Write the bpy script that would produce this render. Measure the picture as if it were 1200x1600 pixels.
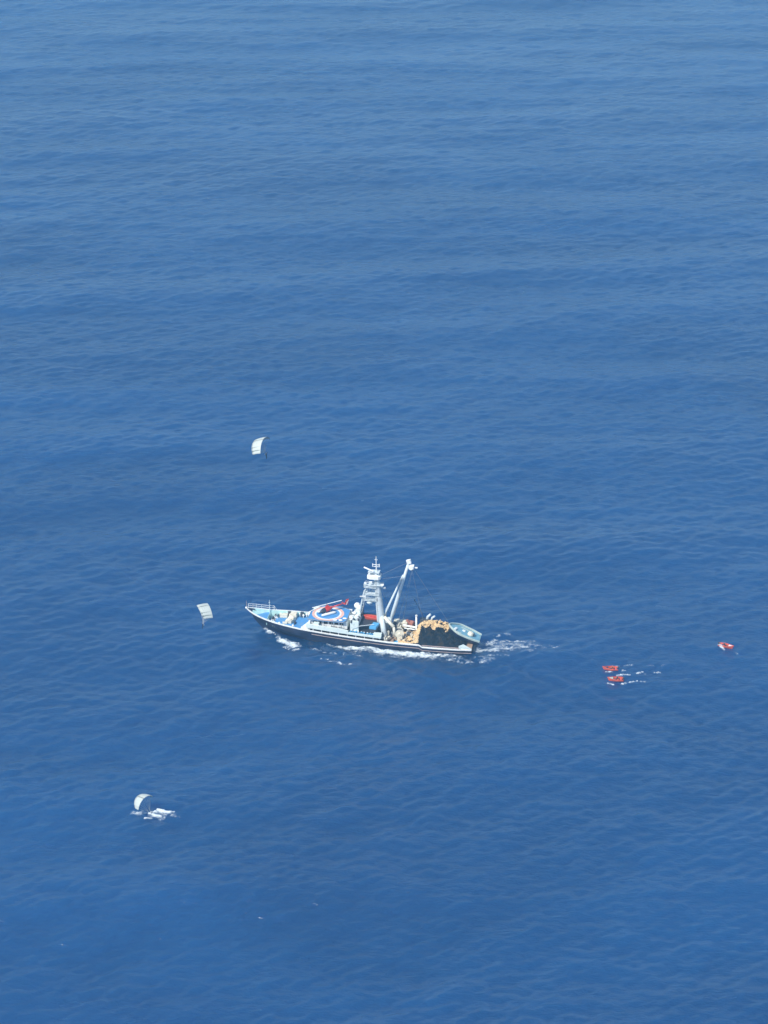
import bpy, bmesh, math, random
import numpy as np
from mathutils import Vector, Matrix, Quaternion, noise, Euler
R = math.radians
random.seed(7)
rng = np.random.default_rng(11)
for o in list(bpy.data.objects): bpy.data.objects.remove(o)
scn = bpy.context.scene
col = scn.collection

# ------------------------------------------------------------------ camera
CAMZ = 300.0
cam = bpy.data.objects.new('camera', bpy.data.cameras.new('camera'))
col.objects.link(cam); scn.camera = cam
cam.location = (0, 0, CAMZ); cam.rotation_euler = (R(90 - 24), 0, 0)
cam.data.sensor_fit = 'HORIZONTAL'; cam.data.sensor_width = 36
cam.data.lens = 18 / math.tan(R(10))
cam.data.clip_start = 1; cam.data.clip_end = 60000
scn.render.resolution_x = 768; scn.render.resolution_y = 1024

# ------------------------------------------------------------------ sky, sun, exposure
SUN_DIR = Vector((-0.62, -0.72, 1.05)).normalized()     # towards the sun
sun_el = math.asin(SUN_DIR.z); sun_az = math.atan2(SUN_DIR.x, SUN_DIR.y)
w = bpy.data.worlds.new('World'); scn.world = w; w.use_nodes = True
nt = w.node_tree; nt.nodes.clear()
sky = nt.nodes.new('ShaderNodeTexSky'); sky.sky_type = 'NISHITA'; sky.sun_disc = False
sky.sun_elevation = sun_el; sky.sun_rotation = sun_az; sky.air_density = 1.0; sky.dust_density = 0.6; sky.ozone_density = 2.0
bg = nt.nodes.new('ShaderNodeBackground'); bg.inputs[1].default_value = 0.14
wo = nt.nodes.new('ShaderNodeOutputWorld')
nt.links.new(sky.outputs[0], bg.inputs[0]); nt.links.new(bg.outputs[0], wo.inputs[0])
sl = bpy.data.lights.new('sun', 'SUN'); sl.energy = 4.8; sl.angle = R(0.5); sl.color = (1.0, 0.965, 0.9)
so = bpy.data.objects.new('sun', sl); col.objects.link(so)
so.rotation_euler = SUN_DIR.to_track_quat('Z', 'Y').to_euler(); so.location = (-300, -200, 600)
scn.view_settings.view_transform = 'Standard'; scn.view_settings.look = 'None'
scn.view_settings.exposure = 0.2; scn.view_settings.gamma = 1.0

# ------------------------------------------------------------------ materials
def mat(name, rgb, rough=0.55, var=0.12, scale=1.5, metal=0.0, spec=0.5, dirt=None, dirt_amt=0.35, dscale=0.7):
    m = bpy.data.materials.new(name); m.use_nodes = True
    n = m.node_tree.nodes; l = m.node_tree.links
    b = n['Principled BSDF']; b.inputs['Roughness'].default_value = rough; b.inputs['Metallic'].default_value = metal
    b.inputs['Specular IOR Level'].default_value = spec
    tc = n.new('ShaderNodeTexCoord'); no = n.new('ShaderNodeTexNoise'); no.inputs['Scale'].default_value = scale
    no.inputs['Detail'].default_value = 5; l.new(tc.outputs['Object'], no.inputs['Vector'])
    rp = n.new('ShaderNodeValToRGB')
    rp.color_ramp.elements[0].position = 0.3; rp.color_ramp.elements[1].position = 0.7
    rp.color_ramp.elements[0].color = (*[c * (1 - var) for c in rgb], 1)
    rp.color_ramp.elements[1].color = (*[min(1, c * (1 + var)) for c in rgb], 1)
    l.new(no.outputs['Fac'], rp.inputs[0]); out = rp.outputs[0]
    if dirt:
        n2 = n.new('ShaderNodeTexNoise'); n2.inputs['Scale'].default_value = dscale; n2.inputs['Detail'].default_value = 8
        n2.inputs['Roughness'].default_value = 0.7; l.new(tc.outputs['Object'], n2.inputs['Vector'])
        r2 = n.new('ShaderNodeValToRGB'); r2.color_ramp.elements[0].position = 0.5; r2.color_ramp.elements[1].position = 0.68
        r2.color_ramp.elements[0].color = (0, 0, 0, 1); r2.color_ramp.elements[1].color = (dirt_amt,) * 3 + (1,)
        l.new(n2.outputs['Fac'], r2.inputs[0])
        mx = n.new('ShaderNodeMix'); mx.data_type = 'RGBA'
        l.new(r2.outputs[0], mx.inputs[0]); l.new(out, mx.inputs[6]); mx.inputs[7].default_value = (*dirt, 1)
        out = mx.outputs[2]
    l.new(out, b.inputs['Base Color'])
    return m
RUST = (0.30, 0.15, 0.07)
M = dict(
    navy=mat('navy_hull_paint', (0.008, 0.022, 0.062), 0.5, 0.3, 0.4, dirt=(0.08, 0.06, 0.06), dirt_amt=0.25, dscale=0.5),
    white=mat('white_paint', (0.84, 0.86, 0.84), 0.45, 0.06, 1.0, dirt=(0.5, 0.42, 0.30), dirt_amt=0.45),
    band=mat('pale_green_white_paint', (0.66, 0.76, 0.74), 0.45, 0.06, 1.0, dirt=(0.42, 0.40, 0.32), dirt_amt=0.3),
    cream=mat('cream_paint', (0.76, 0.72, 0.58), 0.5, 0.1, 1.0, dirt=RUST, dirt_amt=0.4),
    mast=mat('pale_grey_mast_paint', (0.57, 0.64, 0.66), 0.45, 0.06, 0.6, dirt=(0.45, 0.40, 0.33), dirt_amt=0.25),
    turq=mat('pale_turquoise_paint', (0.42, 0.68, 0.66), 0.5, 0.08, 1.2, dirt=(0.45, 0.42, 0.30), dirt_amt=0.3),
    blue=mat('blue_deck_paint', (0.075, 0.27, 0.56), 0.6, 0.1, 0.8, dirt=(0.2, 0.32, 0.42), dirt_amt=0.45, dscale=0.5),
    bluebox=mat('bright_blue_canvas', (0.09, 0.36, 0.62), 0.6, 0.08),
    skiff=mat('skiff_deck_blue', (0.16, 0.36, 0.47), 0.6, 0.12, 0.8, dirt=(0.35, 0.40, 0.36), dirt_amt=0.5),
    skiffrim=mat('skiff_rim_paint', (0.42, 0.52, 0.48), 0.6, 0.12, 0.8, dirt=RUST, dirt_amt=0.4),
    char=mat('charcoal_deck_coating', (0.035, 0.042, 0.055), 0.75, 0.2, 0.8),
    dark=mat('dark_grey_steel', (0.05, 0.06, 0.075), 0.5, 0.25, 2.0),
    steel=mat('grey_steel', (0.25, 0.27, 0.28), 0.5, 0.2, 2.0, dirt=RUST, dirt_amt=0.5),
    wood=mat('worn_tan_deck', (0.40, 0.27, 0.18), 0.75, 0.25, 1.2, dirt=(0.16, 0.10, 0.08), dirt_amt=0.6),
    orange=mat('salmon_ring_paint', (0.78, 0.46, 0.36), 0.6, 0.12, 1.0),
    red=mat('red_paint', (0.62, 0.045, 0.03), 0.3, 0.1, 1.0),
    redboat=mat('orange_red_hull', (0.66, 0.10, 0.05), 0.4, 0.12, 1.5),
    redmach=mat('faded_red_machine', (0.42, 0.16, 0.11), 0.6, 0.2, 1.2),
    net=mat('black_netting', (0.010, 0.018, 0.028), 0.95, 0.5, 1.4, spec=0.1, dirt=(0.055, 0.045, 0.03), dirt_amt=0.8, dscale=.6),
    cork=mat('yellow_tan_floats', (0.70, 0.50, 0.26), 0.7, 0.35, 2.5, dirt=(0.25, 0.13, 0.07), dirt_amt=0.5, dscale=1.6),
    glass=mat('dark_window_glass', (0.02, 0.03, 0.04), 0.12, 0.1),
    bubble=mat('cockpit_glass', (0.03, 0.035, 0.05), 0.08, 0.1),
    strake=mat('dull_pink_strake', (0.34, 0.27, 0.26), 0.6, 0.2, 0.5),
    canopy=mat('offwhite_parachute_cloth', (0.50, 0.54, 0.50), 0.7, 0.03, 0.8, spec=0.2),
    seam=mat('grey_seam_tape', (0.15, 0.18, 0.17), 0.8, 0.05),
    line=mat('pale_line', (0.6, 0.6, 0.58), 0.7, 0.05),
    suit=mat('dark_wetsuit', (0.018, 0.022, 0.03), 0.6, 0.2, 4),
    skin=mat('skin', (0.42, 0.24, 0.16), 0.6, 0.05),
    pack=mat('pale_pack_cloth', (0.62, 0.64, 0.66), 0.7, 0.1),
    orangevest=mat('orange_vest_cloth', (0.7, 0.22, 0.06), 0.7, 0.1),
    greenbow=mat('pale_green_bow_paint', (0.35, 0.66, 0.55), 0.45, 0.08),
)

# ------------------------------------------------------------------ mesh builder
class MB:
    def __init__(s): s.bm = bmesh.new()
    def add(s, vs, fs):
        v = [s.bm.verts.new(p) for p in vs]
        for f in fs:
            try: s.bm.faces.new([v[i] for i in f])
            except ValueError: pass
        return s
    def box(s, c, d, rz=0, ry=0, top=1.0):
        m = Matrix.Translation(c) @ Euler((0, ry, rz)).to_matrix().to_4x4()
        x, y, z = d[0] / 2, d[1] / 2, d[2] / 2
        vs = [m @ Vector((sx * x * (top if sz > 0 else 1), sy * y * (top if sz > 0 else 1), sz * z)) for sz in (-1, 1) for sx, sy in ((-1, -1), (1, -1), (1, 1), (-1, 1))]
        return s.add(vs, [(3, 2, 1, 0), (4, 5, 6, 7), (0, 1, 5, 4), (1, 2, 6, 5), (2, 3, 7, 6), (3, 0, 4, 7)])
    def tube(s, pts, r, n=8, flat=1.0, closed=False):
        pts = [Vector(p) for p in pts]
        rs = r if isinstance(r, (list, tuple)) else [r] * len(pts)
        vs = []; N = len(pts)
        for i, p in enumerate(pts):
            a = pts[(i - 1) % N] if (closed or i > 0) else p
            b = pts[(i + 1) % N] if (closed or i < N - 1) else p
            t = (b - a).normalized()
            up = Vector((0, 0, 1)) if abs(t.z) < 0.95 else Vector((0, 1, 0))
            u = t.cross(up).normalized(); v = u.cross(t).normalized()
            for k in range(n):
                an = 2 * math.pi * k / n
                vs.append(p + (u * math.cos(an) * flat + v * math.sin(an)) * rs[i])
        fs = []
        for i in range(N if closed else N - 1):
            j = (i + 1) % N
            for k in range(n): fs.append((i * n + k, i * n + (k + 1) % n, j * n + (k + 1) % n, j * n + k))
        if not closed: fs += [tuple(range(n))[::-1], tuple((N - 1) * n + k for k in range(n))]
        return s.add(vs, fs)
    def ball(s, c, r, nu=12, nv=8, sq=(1, 1, 1), m=None):
        c = Vector(c); vs = []
        for j in range(1, nv):
            th = math.pi * j / nv
            for i in range(nu):
                ph = 2 * math.pi * i / nu
                p = Vector((math.sin(th) * math.cos(ph) * sq[0], math.sin(th) * math.sin(ph) * sq[1], math.cos(th) * sq[2])) * r
                vs.append(c + (m @ p if m else p))
        for sg in (1, -1):
            p = Vector((0, 0, sg * r * sq[2])); vs.append(c + (m @ p if m else p))
        fs = [(j * nu + i, (j + 1) * nu + i, (j + 1) * nu + (i + 1) % nu, j * nu + (i + 1) % nu) for j in range(nv - 2) for i in range(nu)]
        T, B = len(vs) - 2, len(vs) - 1
        fs += [(T, i, (i + 1) % nu) for i in range(nu)] + [(B, (nv - 2) * nu + (i + 1) % nu, (nv - 2) * nu + i) for i in range(nu)]
        return s.add(vs, fs)
    def prism(s, poly, z0, z1):
        n = len(poly)
        h = lambda z, i: z(i) if callable(z) else z
        vs = [(p[0], p[1], h(z0, i)) for i, p in enumerate(poly)] + [(p[0], p[1], h(z1, i)) for i, p in enumerate(poly)]
        fs = [tuple(range(n))[::-1], tuple(range(n, 2 * n))] + [(i, (i + 1) % n, n + (i + 1) % n, n + i) for i in range(n)]
        return s.add(vs, fs)
    def grid(s, rows):
        nr, nc = len(rows), len(rows[0])
        return s.add([p for r in rows for p in r], [(i * nc + j, i * nc + j + 1, (i + 1) * nc + j + 1, (i + 1) * nc + j) for i in range(nr - 1) for j in range(nc - 1)])
    def rail(s, pts, h=1.0, r=0.045, step=1.6):
        for lv in (1.0, 0.5): s.tube([(p[0], p[1], p[2] + h * lv) for p in pts], r, 5)
        for a, b in zip(pts[:-1], pts[1:]):
            a, b = Vector(a), Vector(b); n = max(1, int((b - a).length / step))
            for k in range(n + 1):
                p = a.lerp(b, k / n); s.tube([p, p + Vector((0, 0, h))], r, 5)
        return s
    def build(s, name, m, parent=None, smooth=False, bevel=0, recalc=True, label=None):
        if recalc: bmesh.ops.recalc_face_normals(s.bm, faces=s.bm.faces)
        me = bpy.data.meshes.new(name); s.bm.to_mesh(me); s.bm.free()
        me.materials.append(m)
        if smooth: me.shade_smooth()
        o = bpy.data.objects.new(name, me); col.objects.link(o)
        if parent: o.parent = parent
        if bevel:
            b = o.modifiers.new('bevel', 'BEVEL'); b.width = bevel; b.segments = 2; b.limit_method = 'ANGLE'
        if label: o['label'] = label
        return o
def build_each(mb, name, m, parent=None, **kw):
    """every loose piece of the builder becomes an object of its own"""
    bm = mb.bm; seen = set(); out = []
    bm.verts.ensure_lookup_table()
    for v0 in bm.verts:
        if v0 in seen: continue
        st = [v0]; seen.add(v0); comp = []
        while st:
            v = st.pop(); comp.append(v)
            for e_ in v.link_edges:
                o_ = e_.other_vert(v)
                if o_ not in seen: seen.add(o_); st.append(o_)
        ix = {v: i for i, v in enumerate(comp)}; fs = {f_ for v in comp for f_ in v.link_faces}
        out.append(MB().add([v.co.copy() for v in comp], [[ix[v] for v in f_.verts] for f_ in fs]).build(name, m, parent, **kw))
    bm.free(); return out
def tag(o, label=None, cat=None, group=None, kind=None):
    for k, v in (('label', label), ('category', cat), ('group', group), ('kind', kind)):
        if v: o[k] = v
    return o
def empty(name, loc, rot=(0, 0, 0)):
    o = bpy.data.objects.new(name, None); col.objects.link(o)
    o.empty_display_size = 0.5; o.location = loc; o.rotation_euler = rot
    return o
def copy_tree(o, parent=None):
    c = o.copy(); col.objects.link(c); c.parent = parent
    for ch in list(o.children): copy_tree(ch, c)
    return c

# ------------------------------------------------------------------ ship frame (x aft, y starboard / far side, z up)
SO = Vector((-41.24, 586.57, 0)); STH = R(10)
SC, SS = math.cos(STH), math.sin(STH)
def S(x, y, z=0.0): return Vector((SO.x + x * SC + y * SS, SO.y - x * SS + y * SC, z))

# ------------------------------------------------------------------ sea surface
NW = 150
lam = np.concatenate([np.exp(rng.uniform(np.log(34), np.log(150), 34)), np.exp(rng.uniform(np.log(2.2), np.log(26), NW - 34))])
k_ = 2 * np.pi / lam
th = np.concatenate([R(93) + rng.normal(0, R(17), 34), R(112) + rng.normal(0, R(36), NW - 34)])
slope = np.where(lam > 28, 0.0135 * np.clip(90 / lam, 0.5, 1), np.interp(lam, [2.2, 4, 7, 12, 28], [0.034, 0.036, 0.022, 0.013, 0.011]))
amp = slope / k_; phs = rng.uniform(0, 2 * np.pi, NW)
kx, ky = k_ * np.cos(th), k_ * np.sin(th)
def wake(X, Y):
    """bow and stern waves of the ship: short oblique crests along two arms"""
    dx, dy = X - SO.x, Y - SO.y
    lx = dx * SC - dy * SS - 5.0; ly = dx * SS + dy * SC
    h = np.zeros_like(X)
    for x0, am in ((0.0, 0.62), (58.0, 0.45)):
        q = lx - x0
        for sg in (-1, 1):
            arm = sg * ly - q * 0.34 - (1.0 if x0 == 0 else 5.0)
            env = np.exp(-(arm / (2.2 + 0.035 * np.maximum(q, 0))) ** 2) * np.clip(q / 4 + 0.6, 0, 1) * np.exp(-np.maximum(q, 0) / 75)
            h += am * env * np.cos((q * 0.62 + sg * ly * -0.9) * 0.95)
    return h
def sea(X, Y, dsp=0.5):
    X = np.asarray(X, np.float32); Y = np.asarray(Y, np.float32)
    h = np.zeros_like(X)
    for i in range(NW):
        f = np.clip((lam[i] / dsp - 2.4) / 1.6, 0, 1)
        if np.max(f) <= 0: continue
        h += (amp[i] * f * np.cos(kx[i] * X + ky[i] * Y + phs[i])).astype(np.float32)
    return h + wake(X, Y)
def axis(f0, f1, d0, d1, far_lo, far_hi):
    a = [f0]
    while a[-1] < f1: a.append(a[-1] + d0 + (d1 - d0) * (a[-1] - f0) / (f1 - f0))
    hi = [a[-1]]; d = d1
    while hi[-1] < far_hi: d *= 1.35; hi.append(hi[-1] + d)
    lo = [a[0]]; d = d0
    while lo[-1] > far_lo: d *= 1.35; lo.append(lo[-1] - d)
    return np.array(lo[:0:-1] + a + hi[1:])
xs = axis(-345, 345, 0.68, 0.68, -30000, 30000)
ys = axis(345, 1760, 0.62, 1.9, -6000, 42000)
GX, GY = np.meshgrid(xs, ys)
DS = np.maximum(np.gradient(ys)[:, None], np.gradient(xs)[None, :]).astype(np.float32)
GZ = sea(GX, GY, DS)
nx, ny = len(xs), len(ys)
co = np.stack([GX, GY, GZ], -1).astype(np.float32).reshape(-1)
me = bpy.data.meshes.new('sea_water')
me.vertices.add(nx * ny); me.vertices.foreach_set('co', co)
i0 = (np.arange(ny - 1)[:, None] * nx + np.arange(nx - 1)[None, :]).reshape(-1)
quads = np.stack([i0, i0 + 1, i0 + nx + 1, i0 + nx], -1).astype(np.int32).reshape(-1)
nq = len(i0)
me.loops.add(nq * 4); me.loops.foreach_set('vertex_index', quads)
me.polygons.add(nq); me.polygons.foreach_set('loop_start', np.arange(nq, dtype=np.int32) * 4)
me.polygons.foreach_set('loop_total', np.full(nq, 4, np.int32))
me.update(); me.validate(); me.shade_smooth()
water = bpy.data.objects.new('sea_water', me); col.objects.link(water)
tag(water, 'deep blue open sea with low swell and fine ripples', None, None, 'structure')
m = bpy.data.materials.new('sea_water'); m.use_nodes = True
n = m.node_tree.nodes; l = m.node_tree.links; b = n['Principled BSDF']
b.inputs['Base Color'].default_value = (0.007, 0.058, 0.185, 1); b.inputs['IOR'].default_value = 1.48
b.inputs['Roughness'].default_value = 0.09
b.inputs['Specular IOR Level'].default_value = 0.8; b.inputs['Subsurface Weight'].default_value = 1.0; b.inputs['Subsurface Radius'].default_value = (0.5, 0.8, 1.0); b.inputs['Subsurface Scale'].default_value = 90.0
tc = n.new('ShaderNodeTexCoord')
def wnoise(scale, rot, stretch, detail=3, rough=0.55, dist=0.0):
    mp = n.new('ShaderNodeMapping'); mp.inputs['Rotation'].default_value = (0, 0, R(rot)); mp.inputs['Scale'].default_value = (scale * stretch, scale, scale)
    l.new(tc.outputs['Object'], mp.inputs['Vector'])
    t = n.new('ShaderNodeTexNoise'); t.inputs['Scale'].default_value = 1; t.inputs['Detail'].default_value = detail
    t.inputs['Roughness'].default_value = rough; t.inputs['Distortion'].default_value = dist
    l.new(mp.outputs[0], t.inputs['Vector']); return t.outputs['Fac']
def math_(op, a, b_=None, v=None):
    q = n.new('ShaderNodeMath'); q.operation = op; l.new(a, q.inputs[0])
    if b_ is not None: l.new(b_, q.inputs[1])
    if v is not None: q.inputs[1].default_value = v
    return q.outputs[0]
a = wnoise(0.42, -22, 0.45, 4, 0.6, 0.6); c = wnoise(0.95, 12, 0.5, 3, 0.6, 0.4)
hsum = math_('ADD', math_('MULTIPLY', a, v=1.0), math_('MULTIPLY', c, v=0.5))
big = wnoise(0.012, 8, 0.35, 4, 0.6, 0.5)
st = n.new('ShaderNodeMapRange'); st.inputs[1].default_value = 0.35; st.inputs[2].default_value = 0.65; st.inputs[3].default_value = 0.4; st.inputs[4].default_value = 1.0
l.new(big, st.inputs[0])
bp = n.new('ShaderNodeBump'); bp.inputs['Distance'].default_value = 0.55
l.new(hsum, bp.inputs['Height']); l.new(st.outputs[0], bp.inputs['Strength']); l.new(bp.outputs[0], b.inputs['Normal'])
cn_ = wnoise(0.009, 20, 0.6, 5, 0.6, 1.0); cr_ = n.new('ShaderNodeValToRGB')
cr_.color_ramp.elements[0].position = 0.35; cr_.color_ramp.elements[1].position = 0.65
cr_.color_ramp.elements[0].color = (0.0050, 0.051, 0.160, 1); cr_.color_ramp.elements[1].color = (0.0070, 0.069, 0.205, 1)
l.new(cn_, cr_.inputs[0]); l.new(cr_.outputs[0], b.inputs['Base Color'])
stk = wnoise(0.035, -4, 0.16, 4, 0.65, 0.8)
rr_ = n.new('ShaderNodeMapRange'); rr_.inputs[1].default_value = 0.38; rr_.inputs[2].default_value = 0.66; rr_.inputs[3].default_value = 0.13; rr_.inputs[4].default_value = 0.30
l.new(stk, rr_.inputs[0]); l.new(rr_.outputs[0], b.inputs['Roughness'])
me.materials.append(m)

def surf(X, Y):
    X = np.asarray(X, float); Y = np.asarray(Y, float)
    i = np.clip(np.searchsorted(xs, X) - 1, 0, nx - 2); j = np.clip(np.searchsorted(ys, Y) - 1, 0, ny - 2)
    fx = (X - xs[i]) / (xs[i + 1] - xs[i]); fy = (Y - ys[j]) / (ys[j + 1] - ys[j])
    return (GZ[j, i] * (1 - fx) + GZ[j, i + 1] * fx) * (1 - fy) + (GZ[j + 1, i] * (1 - fx) + GZ[j + 1, i + 1] * fx) * fy
def sea_at(x, y): return float(surf(x, y))

# ------------------------------------------------------------------ foam
fm = bpy.data.materials.new('sea_foam'); fm.use_nodes = True
fn = fm.node_tree.nodes; fl = fm.node_tree.links; fb = fn['Principled BSDF']
fb.inputs['Base Color'].default_value = (0.66, 0.74, 0.77, 1); fb.inputs['Roughness'].default_value = 0.9
at = fn.new('ShaderNodeAttribute'); at.attribute_name = 'foam_amount'
ftc = fn.new('ShaderNodeTexCoord'); fno = fn.new('ShaderNodeTexNoise'); fno.inputs['Scale'].default_value = 1.6; fno.inputs['Detail'].default_value = 4
fl.new(ftc.outputs['Object'], fno.inputs['Vector'])
fa = fn.new('ShaderNodeMath'); fa.operation = 'MULTIPLY_ADD'; fa.inputs[1].default_value = 0.9; fa.inputs[2].default_value = -0.45
fl.new(fno.outputs['Fac'], fa.inputs[0])
fs_ = fn.new('ShaderNodeMath'); fs_.operation = 'ADD'; fs_.use_clamp = True
fl.new(fa.outputs[0], fs_.inputs[0]); fl.new(at.outputs['Fac'], fs_.inputs[1]); fl.new(fs_.outputs[0], fb.inputs['Alpha'])
def foam(name, label, strokes, thr=0.16, res=0.22, seed=0, nsc=0.5, relief=0.3, gain=1.25, bias=-0.95):
    """strokes: polylines of (world x, y, half width, strength)"""
    P_ = [p for s in strokes for p in s]
    x0 = min(p[0] - p[2] for p in P_); x1 = max(p[0] + p[2] for p in P_); y0 = min(p[1] - p[2] for p in P_); y1 = max(p[1] + p[2] for p in P_)
    X, Y = np.meshgrid(np.arange(x0, x1, res), np.arange(y0, y1, res * 1.5))
    D = np.zeros_like(X)
    for s in strokes:
        for p, q in zip(s[:-1], s[1:]):
            ex, ey = q[0] - p[0], q[1] - p[1]; L2 = ex * ex + ey * ey + 1e-9
            t = np.clip(((X - p[0]) * ex + (Y - p[1]) * ey) / L2, 0, 1)
            d = np.hypot(X - p[0] - t * ex, Y - p[1] - t * ey); wd = p[2] + (q[2] - p[2]) * t; sg = p[3] + (q[3] - p[3]) * t
            D = np.maximum(D, sg * np.clip(1 - (d / wd) ** 2, 0, 1))
    idx = np.argwhere(D > 0.02); Nn = np.zeros_like(X)
    for i, j in idx:
        v = Vector((X[i, j] * nsc, Y[i, j] * nsc * 1.5, seed * 7.3))
        Nn[i, j] = 0.5 + 0.65 * noise.fractal(v * 1.3, 0.6, 2.1, 4) + 0.25 * noise.noise(v * 0.5 + Vector((5, 3, 1)))
    A = np.clip((D + Nn + bias) * gain, 0, 1) * (D > 0.02)
    Z = surf(X, Y) + 0.07 + relief * A ** 1.5
    bm = bmesh.new(); lay = bm.verts.layers.float.new('foam_amount'); vm = {}
    def vert(i, j):
        if (i, j) not in vm:
            v = bm.verts.new((X[i, j], Y[i, j], Z[i, j])); v[lay] = float(A[i, j]); vm[(i, j)] = v
        return vm[(i, j)]
    for i in range(X.shape[0] - 1):
        for j in range(X.shape[1] - 1):
            if max(A[i, j], A[i + 1, j], A[i, j + 1], A[i + 1, j + 1]) > thr:
                bm.faces.new((vert(i, j), vert(i, j + 1), vert(i + 1, j + 1), vert(i + 1, j)))
    me = bpy.data.meshes.new(name); bm.to_mesh(me); bm.free(); me.materials.append(fm); me.shade_smooth()
    o = bpy.data.objects.new(name, me); col.objects.link(o); tag(o, label, None, None, 'stuff'); return o
def sh(x, y, w, s): p = S(x, y); return (p.x, p.y, w, s)
foam('bow_wave_foam', 'white bow wave breaking beside the dark blue bow', [
    [sh(5.6, -0.8, 0.9, 1.0), sh(7.0, -1.6, 1.0, 0.9), sh(10, -3.0, 0.8, 0.5)],
    [sh(9.5, -4.2, 0.8, 0.5), sh(13, -6.6, 1.9, 1.1), sh(16.0, -8.0, 2.4, 1.3), sh(18, -8.4, 1.4, 0.6)],
    [sh(12, -8.4, 0.8, 0.5), sh(17, -10.8, 1.6, 0.8), sh(20, -10.6, 1.0, 0.4)],
    [sh(5.6, 0.8, 0.7, 0.8), sh(8, 2.6, 1.0, 0.7), sh(13, 6.2, 1.0, 0.6)]], seed=1)
foam('hull_side_foam', 'long band of white foam along the ship near side', [
    [sh(24, -6.8, 0.5, 0.3), sh(28, -7.2, 1.2, 0.7), sh(33, -7.4, 1.3, 1.15), sh(43, -7.7, 1.7, 1.35), sh(52, -7.7, 1.7, 1.3), sh(60, -7.4, 1.5, 1.0), sh(66, -7.0, 1.0, 0.6)],
    [sh(22, -10, 1.0, 0.45), sh(30, -11.3, 1.3, 0.5), sh(38, -12, 0.9, 0.35)],
    [sh(25, -14.5, 0.7, 0.4), sh(33, -16.5, 0.9, 0.55), sh(38, -17, 0.5, 0.3)],
    [sh(60, -9.5, 0.8, 0.5), sh(68, -9.8, 1.1, 0.55), sh(73, -9, 0.8, 0.4)]], seed=2)
foam('stern_wake_foam', 'broken white wake streaming from the ship stern', [
    [sh(70, 3, 1.6, 0.75), sh(75, 3.8, 2.0, 0.75), sh(80, 4.4, 2.2, 0.6), sh(86, 5.4, 1.6, 0.45)],
    [sh(70, -2, 2.0, 1.05), sh(75, -0.8, 2.2, 0.95), sh(80, 0.6, 2.0, 0.75), sh(86, 2.0, 2.2, 0.5), sh(93, 2.9, 1.6, 0.45)],
    [sh(71, 6.4, 1.2, 0.5), sh(78, 8.4, 1.6, 0.45)],
    [sh(72, -4.6, 0.9, 0.55), sh(80, -4.6, 1.2, 0.4)]], seed=3, nsc=0.42, gain=.95)
foam('churned_water', 'pale churned water fading away behind the ship stern', [
    [sh(70, 1, 4.0, 0.8), sh(77, 2, 4.4, 0.62), sh(86, 3, 4.2, 0.45)]], seed=13, nsc=0.3, gain=.55, bias=-.85, thr=.06, relief=.05)
foam('churned_water', 'pale churned water sliding past the ship near side', [
    [sh(27, -7.4, 1.0, 0.4), sh(34, -8.4, 2.6, 0.62), sh(50, -8.6, 2.8, 0.62), sh(64, -8.4, 2.6, 0.55), sh(74, -7.5, 2.5, 0.45)]], seed=14, nsc=0.3, gain=.55, bias=-.85, thr=.06, relief=.05)

# ------------------------------------------------------------------ fishing ship
ship = empty('fishing_ship', SO, (0, 0, -STH))
tag(ship, 'dark blue tuna fishing ship with pale mast, blue bow deck and round landing pad', 'fishing ship')
def itp(x, tab):
    return float(np.interp(x, [t[0] for t in tab], [t[1] for t in tab]))
TOP = [(0, 7.3), (3, 6.4), (6, 5.75), (9, 5.35), (12.5, 5.05), (17.5, 4.6), (27, 4.0), (37, 3.35), (45, 2.9), (53.4, 2.8), (54.4, 2.2), (69, 2.1)]
HBT = [(0, 0.12), (0.8, 0.9), (2.5, 1.9), (4, 2.5), (6.2, 3.2), (9, 4.05), (12.3, 4.8), (17.3, 5.6), (25, 6.15), (32, 6.35), (58, 6.3), (65, 6.0), (69, 5.5)]
def top(x): return itp(x, TOP)
def hbt(x): return itp(x, HBT)
LEN = 69.0
def hull_pt(u, v, sg):
    # u 0..1 stem to stern, v 0..1 keel line to deck edge
    xs0 = 8.2 - 8.2 * v ** 0.85 if v > 0.0 else 8.2
    x = xs0 + (LEN - xs0) * u ** 1.35
    xt = LEN * u ** 1.35
    full = hbt(x if v > 0.95 else max(xt, 0)) 
    rel = (x - xs0)
    fine = min(1.0, (rel / (26 * (1 - v) ** 1.0 + 0.01)) ** 0.75) if v < 0.999 else 1.0
    hb = full * fine * (0.72 + 0.28 * v ** 0.5)
    zt = top(x)
    z = -2.0 + (zt + 2.0) * v
    return (x, sg * hb, z)
def hull_y(x, z):
    v = min(1.0, (z + 2.0) / (top(x) + 2.0)); xs0 = 8.2 - 8.2 * v ** 0.85
    u = max(0.0, (x - xs0) / (LEN - xs0)) ; xt = LEN * u
    fine = min(1.0, (max(x - xs0, 0) / (26 * (1 - v) + 0.01)) ** 0.75) if v < 0.999 else 1.0
    return hbt(x if v > .95 else xt) * fine * (0.72 + 0.28 * v ** 0.5)
us = [i / 70 for i in range(71)]; vs_ = [0, .15, .3, .42, .55, .68, .8, .9, 1.0]
h = MB()
for sg in (-1, 1): h.grid([[hull_pt(u, v, sg) for u in us] for v in vs_])
h.grid([[hull_pt(1, v, s_) for s_ in (-1, -0.5, 0, 0.5, 1)] for v in vs_])
bmesh.ops.remove_doubles(h.bm, verts=h.bm.verts, dist=0.02)
hull = h.build('hull', M['navy'], ship, smooth=True)
XT = [0.0, 0.4, 0.8, 1.6, 2.5, 4, 5, 6.2, 7.5, 9, 10.6, 12.3, 14.6, 17.3, 21, 25, 28.5, 32, 36, 40, 44, 48, 52, 53.4, 54.4, 58, 62, 65, 69]
def edge(x, sg, dy=0, dz=0): return (x, sg * (hbt(x) + dy), top(x) + dz)
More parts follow.
